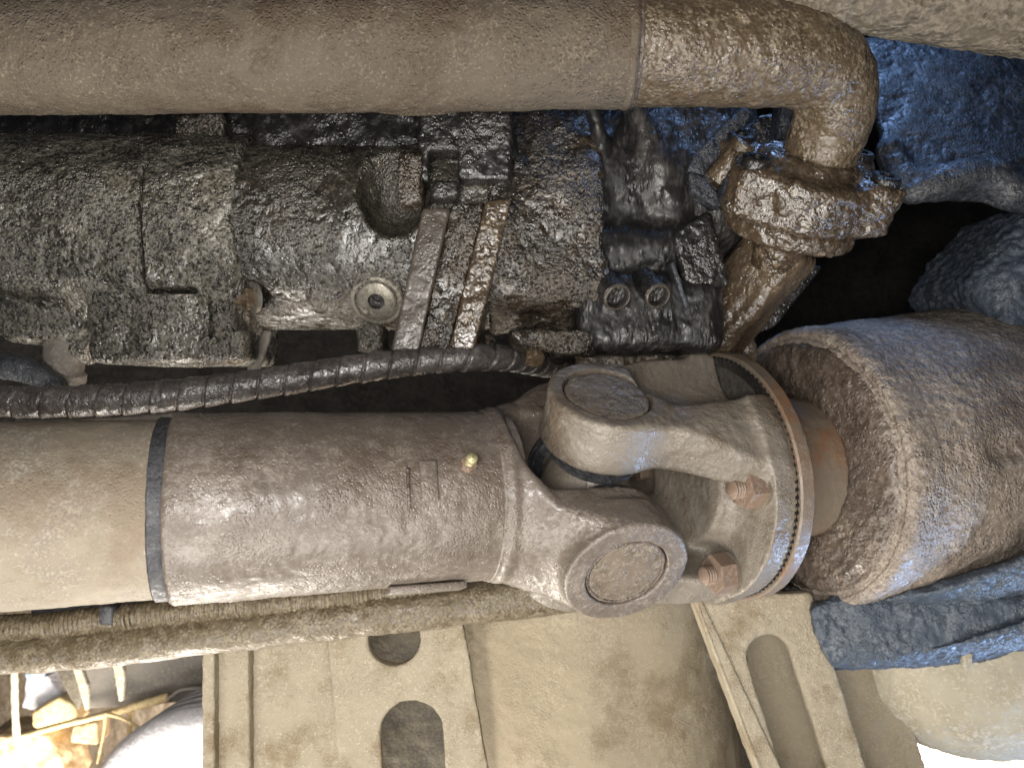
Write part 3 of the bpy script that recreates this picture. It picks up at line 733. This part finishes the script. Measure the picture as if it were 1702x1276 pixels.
def outlet_neck():
    t = thing('outlet_neck', 'brown oily neck slanting from the bolted flange down towards the yoke', 'neck', at(1180, 590, 190))
    c = FC - FD * 62
    def low(x, y, z):
        px = x * FX[0] + y * FX[1] + z * FX[2]; pz = x * FZ[0] + y * FZ[1] + z * FZ[2]; pn = x * FD[0] + y * FD[1] + z * FD[2]
        o = np.array([FX @ c, FZ @ c, FD @ c]); rr = np.sqrt((px - o[0]) ** 2 + (pz - o[1]) ** 2)
        d = smax(rr - 124, np.abs(pn - o[2]) - 18, 12)
        return smin(d, smax(rr - 60 - (o[2] - pn) * -0.2, np.abs(pn - o[2] + 50) - 50, 14), 30)
    v, f = field(low, c - V(180, 160, 130), c + V(180, 160, 130), 3.6)
    put('mating_flange', v, f, 'flange_oil', t, layers=[('n', 40, 4, 33), ('n', 12, 3, 34)])
    a, b = at(1292, 420, 240), at(1165, 575, 340)
    ax = nrm(b - a); R = np.stack([ax, nrm(np.cross(ax, V(0, 0, 1))), np.cross(ax, nrm(np.cross(ax, V(0, 0, 1))))])
    def arm(x, y, z):
        d = rbox(x, y, z, (a + b) / 2, (160, 52, 66), 26, R)
        return d
    v, f = field(arm, np.minimum(a, b) - 110, np.maximum(a, b) + 110, 3.6)
    put('arm', v, f, 'oily_brown', t, layers=[('n', 45, 5, 43), ('n', 12, 2, 44)])
    # foot spreading behind the yoke
    v, f = hull(slab([(960, 560), (1140, 560), (1250, 540), (1270, 600), (1230, 640), (960, 640)], 350, 90), 4, 14)
    put('lower_foot', v, f, 'oily_brown', t, layers=[('n', 40, 6, 53), ('n', 14, 3, 54)])
    # thin plate edges with a few bright marks
    v, f = hull(slab([(1255, 505), (1322, 492), (1345, 440), (1372, 440), (1290, 545), (1240, 560)], 300, 30), 3.4, 6)
    put('gusset', v, f, 'oily_black', t, layers=[('n', 30, 2.5, 57)])
    return t
outlet_neck()

# dark plate and bolted lugs behind the flange, blue from the sky gap
def rear_lugs():
    t = thing('pump_mounting', 'black mounting lugs with blue-lit edges tucked behind the pipe elbow', 'mount', at(1210, 330, 240))
    for k, (poly, y0, th) in enumerate((([(1236, 172), (1256, 188), (1170, 292), (1142, 286), (1146, 262)], 150, 90),
                                      ([(1142, 280), (1168, 286), (1212, 340), (1190, 346), (1148, 316)], 148, 90),
                                      ([(1262, 190), (1318, 180), (1330, 220), (1262, 300), (1180, 290), (1178, 268)], 205, 70),
                                      ([(1232, 254), (1262, 250), (1226, 330), (1196, 336), (1200, 306)], 120, 80),
                                      ([(1300, 150), (1332, 146), (1312, 232), (1292, 232)], 140, 60))):
        v, f = hull(slab(poly, y0, th), 3, 6)
        put('lug', v, f, 'shell_black' if k != 2 else 'oily_black', t, layers=[('n', 16, 3, 5 + k), ('w', 9, 2.5, 7 + k)])
    c = at(1222, 262, 150)
    v, f = lathe(c, frame(nrm(V(0.5, -0.5, 0.7))), [(-50, 3), (-50, 26), (30, 26), (34, 22), (34, 2)], 40)
    put('screw', v, f, 'oily_brown', t, auto=40)
    return t
rear_lugs()

# ------------------------------------------------------------------ right-hand side: dusty beam, dark bell casting, blue crusted blocks
def upper_beam():
    v, f = tube([at(1040, -100, -60), at(1180, -72, -60), at(1420, -36, -60), at(1800, 22, -60)], 78, 200, 72)
    o = put('upper_pipe', rough(v, f, [('n', 60, 3, 3), ('n', 14, 2.5, 14), ('w', 13, 3.0, 16)]), tri_fix(f), 'grit_pipe')
    tag(o, 'mud-coated tube crossing slantwise above the pipe elbow', 'pipe')
upper_beam()

def bell_casting():
    t = thing('bell_casting', 'dark blue-black rough casting with drilled lugs, behind the elbow and above the round housing', 'casting', at(1600, 380, 420))
    P = [at(1420, 60, 480), at(1850, 10, 480), at(1440, 190, 360), at(1476, 318, 290), at(1560, 340, 265), at(1660, 318, 255), at(1850, 345, 240),
         at(1420, 60, 700), at(1850, 10, 700), at(1476, 318, 420), at(1850, 345, 420), at(1560, 340, 420)]
    pl = hull_planes(P)
    def body(x, y, z):
        d = shull(x, y, z, pl, 30)
        for a, b, r in ((at(1560, 300, 262), at(1650, 290, 252), 34), (at(1480, 250, 320), at(1510, 320, 285), 22), (at(1690, 320, 250), at(1760, 330, 245), 36)):
            d = smin(d, scap(x, y, z, a, b, r), 40)
        return d
    v, f = field(body, np.min(P, 0) - 40, np.max(P, 0) + 40, 5)
    put('shell', v, f, 'shell_black', t, layers=[('n', 60, 5, 3), ('n', 22, 2.5, 4), ('w', 14, 2.5, 6)])
    return t
bell_casting()

def crusted_block():
    v, f = hull(np.vstack([slab([(1648, 402), (1720, 330), (1800, 330), (1800, 560), (1660, 545), (1612, 500), (1606, 468)], 330, 260), slab([(1690, 440), (1800, 380), (1800, 600), (1680, 560)], 270, 40)]), 4.5, 14)
    o = put('crusted_block', v, f, 'shroud_blue', layers=[('n', 30, 6, 3), ('w', 18, 9, 4), ('n', 10, 3, 6)])
    tag(o, 'lumpy blue-grey block with a bright edge sitting on top of the round housing', 'block')
crusted_block()

def lower_shroud():
    t = thing('lower_shroud', 'dark blue crusted shroud with a pale ridge hanging below the round housing', 'shroud', at(1550, 1105, 260))
    P = [at(1346, 1006, 215), at(1352, 1056, 215), at(1384, 1112, 225), at(1470, 1112, 225), at(1560, 1086, 165), at(1830, 1000, 110),
         at(1830, 830, 260), at(1440, 960, 330), at(1346, 1006, 400), at(1384, 1112, 430), at(1830, 1090, 430), at(1560, 1110, 420)]
    v, f = hull(P, 4, 10)
    put('upper_face', v, f, 'shroud_blue', t, layers=[('n', 40, 5, 3), ('n', 14, 4, 4), ('w', 9, 2.5, 6)])
    P = [at(1500, 1092, 178), at(1560, 1080, 150), at(1830, 985, 90), at(1830, 1050, 120), at(1700, 1072, 170), at(1580, 1092, 200), at(1500, 1098, 215), at(1830, 1060, 260)]
    v, f = hull(P, 4, 10)
    put('ridge', v, f, 'shroud_blue', t, layers=[('n', 24, 5, 3), ('w', 12, 5, 4)])
    v, f = hull([at(1440, 1000, 200), at(1560, 985, 120), at(1830, 880, 40), at(1830, 960, 80), at(1600, 1010, 150), at(1440, 1008, 220), at(1830, 940, 260)], 4, 10)
    put('skirt', v, f, 'shroud_blue', t, layers=[('n', 24, 4, 9), ('w', 12, 4, 8)])
    return t
lower_shroud()

v, f = field(lambda x, y, z: smin(smin(scap(x, y, z, at(1205, 1000, 330), at(1320, 1000, 340), 40, 44), scap(x, y, z, at(1255, 1020, 320), at(1300, 1010, 330), 34, 34), 20), scap(x, y, z, at(1180, 985, 340), at(1240, 990, 340), 20, 34), 20), at(1150, 1080, 250) - V(20, 20, 0), at(1390, 930, 430), 4)
tag(put('grease_clump', v, f, 'oily_black', layers=[('n', 24, 9, 3), ('w', 14, 9, 4)]), 'black glistening grease clump stuck to the slotted bracket, below the yoke flange', 'grease')

# ------------------------------------------------------------------ spiral wrapped hose and fittings on the left
def spiral_hose():
    pts = [at(-90, 664, 60), at(60, 668, 62), at(250, 660, 72), at(430, 638, 88), at(600, 612, 106), at(700, 600, 120), at(790, 594, 140), at(850, 596, 210), at(900, 606, 330), at(940, 612, 460)]
    def rf(s, th):
        u = (s / 46.0 + th / (2 * np.pi)) % 1.0
        return np.where(u < 0.06, -5.5, np.where(u < 0.12, 1.5, 2.8 - 3.0 * u))
    v, f = tube(pts, [25, 27, 27, 26, 25, 24, 24, 24, 24], 1000, 40, rf)
    o = put('spiral_hose', rough(v, f, [('n', 16, 1.6, 3)]), tri_fix(f), 'hose_wrap')
    tag(o, 'black hose bound in spiral wrap, running above the drive shaft', 'hose')
spiral_hose()
def fittings():
    t = thing('hose_fitting', 'pale grey hose coupling with ring, behind the spiral hose under the gearbox', 'fitting', at(110, 640, 240))
    ax = nrm(V(-0.15, 0.2, -1)); fr = frame(ax); c = at(108, 560, 250)
    v, f = lathe(c, fr, [(0, 5), (0, 38), (70, 36), (74, 42), (90, 42), (94, 36), (150, 34), (150, 4)], 48, 6)
    put('coupling', v, f, 'grey_plate', t, layers=[('n', 20, 2.5, 3)], auto=40)
    v, f = lathe(at(140, 575, 240), frame(nrm(V(0.9, -0.1, -0.4))), [(-10, 5), (-10, 30), (24, 30), (24, 5)], 40); put('clamp_nut', v, f, 'case_caked', t, auto=40, layers=[('n', 14, 2, 4)])
    t2 = put('branch_hose', *(lambda vf: (rough(vf[0], vf[1], [('n', 22, 3, 5), ('w', 12, 2, 6)]), tri_fix(vf[1])))(tube([at(-60, 600, 200), at(0, 606, 190), at(48, 616, 190), at(90, 640, 200), at(110, 668, 220)], [27, 28, 26, 22, 20], 80, 36)), 'blue_crust')
    tag(t2, 'short bluish hose elbow by the hose coupling under the gearbox end', 'hose')
    v, f = hull(slab([(425, 548), (452, 548), (440, 590), (420, 640), (402, 640), (412, 590)], 300, 20), 3, 6)
    tag(put('hanger_strap', v, f, 'grey_plate', layers=[('n', 20, 2, 3)]), 'narrow dim metal strap hanging behind the gearbox foot', 'strap')
    t3 = put('cable', *(lambda vf: (rough(vf[0], vf[1], [('n', 14, 1.5, 5)]), tri_fix(vf[1])))(tube([at(30, 702, 120), at(70, 706, 110), at(200, 700, 120), at(300, 692, 130)], 9, 80, 16)), 'grey_plate')
    tag(t3, 'thin grey cable lying between spiral hose and drive shaft', 'cable')
fittings()

# ------------------------------------------------------------------ dusty pipes below the shaft
def low_pipes():
    v, f = tube([at(-110, 1092, 190), at(150, 1074, 190), at(420, 1042, 190), at(700, 1010, 200), at(900, 985, 215), at(1000, 972, 230)], [40, 40, 40, 40, 42, 42], 260, 64)
    o = put('brake_pipe', rough(v, f, [('n', 50, 5, 3), ('n', 15, 1.0, 14), ('w', 16, 1.0, 16)]), tri_fix(f), 'mud_pipe')
    tag(o, 'thick mud-caked pipe beneath the drive shaft, lower of the two', 'pipe')
    def rf(s, th): return np.where((s / 9.0) % 1.0 < 0.35, -2.0, 0.8) * np.ones_like(th)
    v, f = tube([at(-110, 1046, 170), at(60, 1040, 170), at(240, 1022, 172), at(420, 1004, 178), at(620, 985, 190), at(760, 968, 200)], 23, 520, 40, rf)
    o = put('corrugated_conduit', rough(v, f, [('n', 40, 3, 3), ('n', 12, 2.5, 14)]), tri_fix(f), 'mud_pipe')
    tag(o, 'thinner ribbed muddy conduit between drive shaft and thick pipe', 'conduit')
    v, f = tube([at(60, 1014, 195), at(250, 1003, 195), at(500, 985, 200), at(800, 955, 210)], 15, 160, 24)
    o = put('dark_line', rough(v, f, [('n', 30, 2, 3)]), tri_fix(f), 'black_rubber')
    tag(o, 'thin dark line tucked right under the drive shaft above the ribbed conduit', 'pipe')
    c = at(184, 1018, 165)
    v, f = bbox(c, (13, 20, 18), None, 5); tag(put('line_clip', v, f, 'black_rubber'), 'small dark clip holding the line to the ribbed conduit', 'clip')
low_pipes()

# ------------------------------------------------------------------ frame rail with holes
def frame_rail():
    t = thing('chassis_rail', 'dusty tan frame rail with a round hole and a long slot', 'frame rail', at(700, 1300, 330))
    LO = 1420
    v, f = hull(slab([(334, 1062), (356, 1060), (356, LO), (334, LO)], 235, 140), 3.4, 5)
    put('rail_lip', v, f, 'frame_dust', t, layers=[('n', 40, 2, 3), ('n', 10, 1.2, 4)])
    v, f = hull(slab([(350, 1040), (414, 1030), (416, LO), (350, LO)], 262, 40), 4, 5)
    put('rail_flange', v, f, 'frame_dust', t, layers=[('n', 50, 2.5, 5), ('n', 12, 1, 6)])
    v, f = hull(slab([(408, 1030), (600, 1000), (600, LO), (408, LO)], 290, 30), 4, 5)
    put('rail_web', v, f, 'frame_dust', t, layers=[('n', 50, 2.5, 7), ('n', 12, 1, 8)])
    def holes(x, y, z, d):
        c = at(655, 1061, 250); d = smax(d, -scyl(x, y, z, c - V(0, 80, 0), c + V(0, 80, 0), 53, 2), 4)
        a, b = at(684, 1216, 250), at(700, 1460, 250)
        tt = np.clip(((x - a[0]) * (b - a)[0] + (z - a[2]) * (b - a)[2]) / ((b - a) @ (b - a)), 0, 1)
        sl = np.sqrt((x - a[0] - tt * (b - a)[0]) ** 2 + (z - a[2] - tt * (b - a)[2]) ** 2) - 63
        return smax(d, -sl, 5)
    v, f = hull(slab([(537, 1000), (762, 990), (836, LO), (576, LO)], 246, 26), 3.4, 4, extra=holes)
    put('doubler_plate', v, f, 'frame_dust', t, layers=[('n', 50, 2.5, 9), ('n', 10, 1.3, 10)])
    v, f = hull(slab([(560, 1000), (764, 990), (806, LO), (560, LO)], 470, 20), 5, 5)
    put('inner_web', v, f, 'hole_dark', t, layers=[('n', 40, 3, 19)])  # dark colour stands in for shade inside the round hole and slot
    # rounded side of the tank-like member to the right
    a, b = at(960, 880, 760), at(1010, 1500, 760)
    v, f = field(lambda x, y, z: smax(scyl(x, y, z, a, b, 372, 10), z + 330, 4), (-240, 320, -1250), (560, 800, -320), 6)
    put('drum_side', v, f, 'drum_dirt', t, layers=[('n', 70, 2.5, 29), ('n', 14, 0.8, 30)])
    return t
frame_rail()

def slotted_bracket():
    t = thing('slotted_bracket', 'tan crossmember bracket with a long slot, slanting below the yoke flange', 'bracket', at(1330, 1300, 300))
    LO = 1460
    def slot(x, y, z, d):
        a, b = at(1278, 1092, 262), at(1400, 1470, 262)
        tt = np.clip(((x - a[0]) * (b - a)[0] + (z - a[2]) * (b - a)[2]) / ((b - a) @ (b - a)), 0, 1)
        sl = np.sqrt((x - a[0] - tt * (b - a)[0]) ** 2 + (z - a[2] - tt * (b - a)[2]) ** 2) - 43
        return smax(d, -sl, 10)
    v, f = hull(slab([(1150, 985), (1350, 985), (1362, 1080), (1500, LO), (1330, LO)], 262, 30), 3.4, 5, extra=slot)
    put('plate', v, f, 'frame_dust', t, layers=[('n', 50, 2.5, 3), ('n', 12, 1.2, 4)])
    v, f = hull(slab([(1149, 985), (1156, 985), (1337, LO), (1328, LO)], 254, 90), 2.6, 2)
    put('edge_fold', v, f, 'frame_dust', t, layers=[('n', 30, 1.5, 5)])
    v, f = hull(slab([(1152, 988), (1164, 988), (1386, LO), (1326, LO)], 255, 16), 3, 4)
    put('inner_strip', v, f, 'frame_dust', t, layers=[('n', 30, 1.5, 5)])
    v, f = hull(slab([(1230, 1020), (1460, 1020), (1600, LO), (1300, LO)], 430, 20), 5, 5)
    put('back_plate', v, f, 'drum_dirt', t, layers=[('n', 40, 3, 6)])
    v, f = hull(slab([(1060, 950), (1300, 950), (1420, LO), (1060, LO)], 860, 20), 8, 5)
    put('rear_web', v, f, 'hole_dark', t)  # dark plate added as shade in the gap beside the bracket
    return t
slotted_bracket()

def axle_bowl():
    t = thing('axle_bowl', 'pale dusty rounded casting under the blue shroud, next to the slotted bracket', 'casting', at(1560, 1270, 500))
    a = at(1592, 1040, 590)
    def body(x, y, z):
        d = np.sqrt(((x - a[0]) / 1.0) ** 2 + ((y - a[1])) ** 2 + ((z - a[2]) / 0.86) ** 2) - 330
        rib = np.sqrt(((x - a[0] - 60) / 0.5) ** 2 + (y - a[1]) ** 2 + ((z - a[2]) / 0.86) ** 2) - 322
        return smin(d, rib, 16)
    v, f = field(body, a - V(420, 360, 330), a + V(440, 40, 330), 5)
    put('bowl', v, f, 'pale_dust', t, layers=[('n', 70, 5, 3), ('n', 16, 2.5, 4)])
    c = at(1606, 1097, 225)
    v, f = bbox(c, (9, 6, 16), None, 2); put('clip', v, f, 'pale_dust', t)
    return t
axle_bowl()

# ------------------------------------------------------------------ what shows beyond the frame, lower left
def beyond():
    gz = at(0, 1500, 1500)[2]
    v, f = bbox((0, 3000, -2300), (6000, 10, 2000), None, 0)
    g = put('ground', v, f, 'ground_soil'); g['kind'] = 'structure'  # upright sheet added as a lit backdrop, not real ground
    # wheel
    Y = 900; c = at(425, 1440, Y) ; r = 510
    t = thing('road_wheel', 'sunlit pale tyre with grooved tread behind the frame rail', 'wheel', c - V(0, 0, r))
    fr = frame(nrm(V(0.25, 1, 0.05))); pro = [(-150, 200), (-150, r - 60), (-135, r - 20), (-110, r - 2)]
    for k in range(5):
        x = -88 + k * 44; pro += [(x - 15, r), (x - 12, r - 14), (x + 1, r - 14), (x + 4, r)]
    pro += [(110, r - 2), (135, r - 20), (150, r - 60), (150, 200)]
    v, f = lathe(c, fr, pro, 160, 20); put('tyre', v, f, 'tyre_rubber', t, auto=40)
    v, f = lathe(c, fr, [(-120, 20), (-120, 180), (-148, 215), (-140, 225)], 64); put('rim', v, f, 'grey_plate', t, auto=40)
    def rod(name, pts, r_, mt, label, cat, n=60, y=700):
        v, f = tube([at(*p, y) for p in pts], r_, n, 18); o = put(name, rough(v, f, [('n', 30, 2, 3)]), tri_fix(f), mt); tag(o, label, cat); return o
    rod('yellow_hose', [(22, 1060), (24, 1130), (26, 1200), (34, 1300)], 8.5, 'paint_yellow', 'bright yellow hose hanging straight down beyond the frame', 'hose', y=650)
    rod('steel_rod', [(30, 1225), (100, 1205), (170, 1188), (230, 1172), (280, 1158)], [9, 9, 9, 12, 13], 'straw', 'tan rod crossing between the rail and the orange box', 'rod', y=950)
    rod('straw_stalk', [(176, 1184), (172, 1220), (162, 1268)], [4, 4, 3], 'straw', 'short straight stalk dangling from the tan rod', 'stalk', y=920)
    rod('bent_wire', [(180, 1186), (205, 1194), (235, 1212), (262, 1230)], 5, 'straw', 'bent tan wire leading from the rod to the tyre', 'wire', y=920)
    rod('grey_pipe', [(216, 1180), (216, 1230), (214, 1290)], 8, 'straw', 'upright dull pipe behind the bent wire', 'pipe', y=1050)
    rod('thin_tube', [(280, 1160), (300, 1146), (338, 1142)], 5, 'grey_plate', 'thin curved tube joining the tan rod end to the rail', 'tube', y=900)
    v, f = hull(slab([(118, 1206), (160, 1198), (164, 1240), (112, 1236)], 1000, 80), 5, 8); tag(put('orange_box', v, f, 'orange_plastic', layers=[('n', 40, 4, 3)]), 'small weathered orange box under the tan rod', 'box')
    v, f = hull(slab([(-40, 1226), (70, 1218), (104, 1258), (110, 1320), (-40, 1320)], 1050, 160), 6, 12); tag(put('orange_tank', v, f, 'orange_plastic', layers=[('n', 50, 12, 3)]), 'large bright orange lump beside the yellow hose', 'tank')
    v, f = hull(slab([(36, 1120), (78, 1118), (92, 1150), (110, 1170), (60, 1186), (30, 1180)], 1100, 80), 5, 14); tag(put('white_sack', v, f, 'tyre_rubber', layers=[('n', 40, 8, 3)]), 'crumpled whitish sack beside the yellow hose', 'sack')
    v, f = hull(slab([(34, 1108), (62, 1108), (66, 1128), (48, 1140), (32, 1130)], 1040, 60), 5, 14); tag(put('blue_bundle', v, f, 'blue_cloth', layers=[('n', 30, 6, 5)]), 'small sky blue bundle atop the whitish sack', 'bundle')
    v, f = hull(slab([(46, 1182), (96, 1156), (122, 1170), (128, 1206), (50, 1216)], 1060, 90), 5, 14); tag(put('tan_drum', v, f, 'straw', layers=[('n', 40, 6, 8)]), 'rounded tan drum end below the whitish sack', 'drum')
    b = thing('spring_bracket', 'grey bracket plates with two pale bent tabs under the muddy pipe', 'bracket', at(200, 1180, 900))
    v, f = hull(slab([(84, 1100), (120, 1098), (138, 1150), (130, 1184), (112, 1160)], 860, 40), 5, 6); put('dark_plate', v, f, 'hole_dark', b)
    v, f = hull(slab([(136, 1095), (420, 1060), (420, 1160), (250, 1168), (142, 1180)], 990, 40), 6, 6); put('back_plate', v, f, 'grey_plate', b)
    for poly in ([(116, 1100), (130, 1100), (146, 1140), (146, 1180), (140, 1182), (136, 1144)], [(184, 1094), (198, 1090), (207, 1120), (203, 1166), (196, 1166), (196, 1126)]):
        v, f = hull(slab(poly, 850, 20), 4, 3); put('tab', v, f, 'pale_dust', b)
beyond()
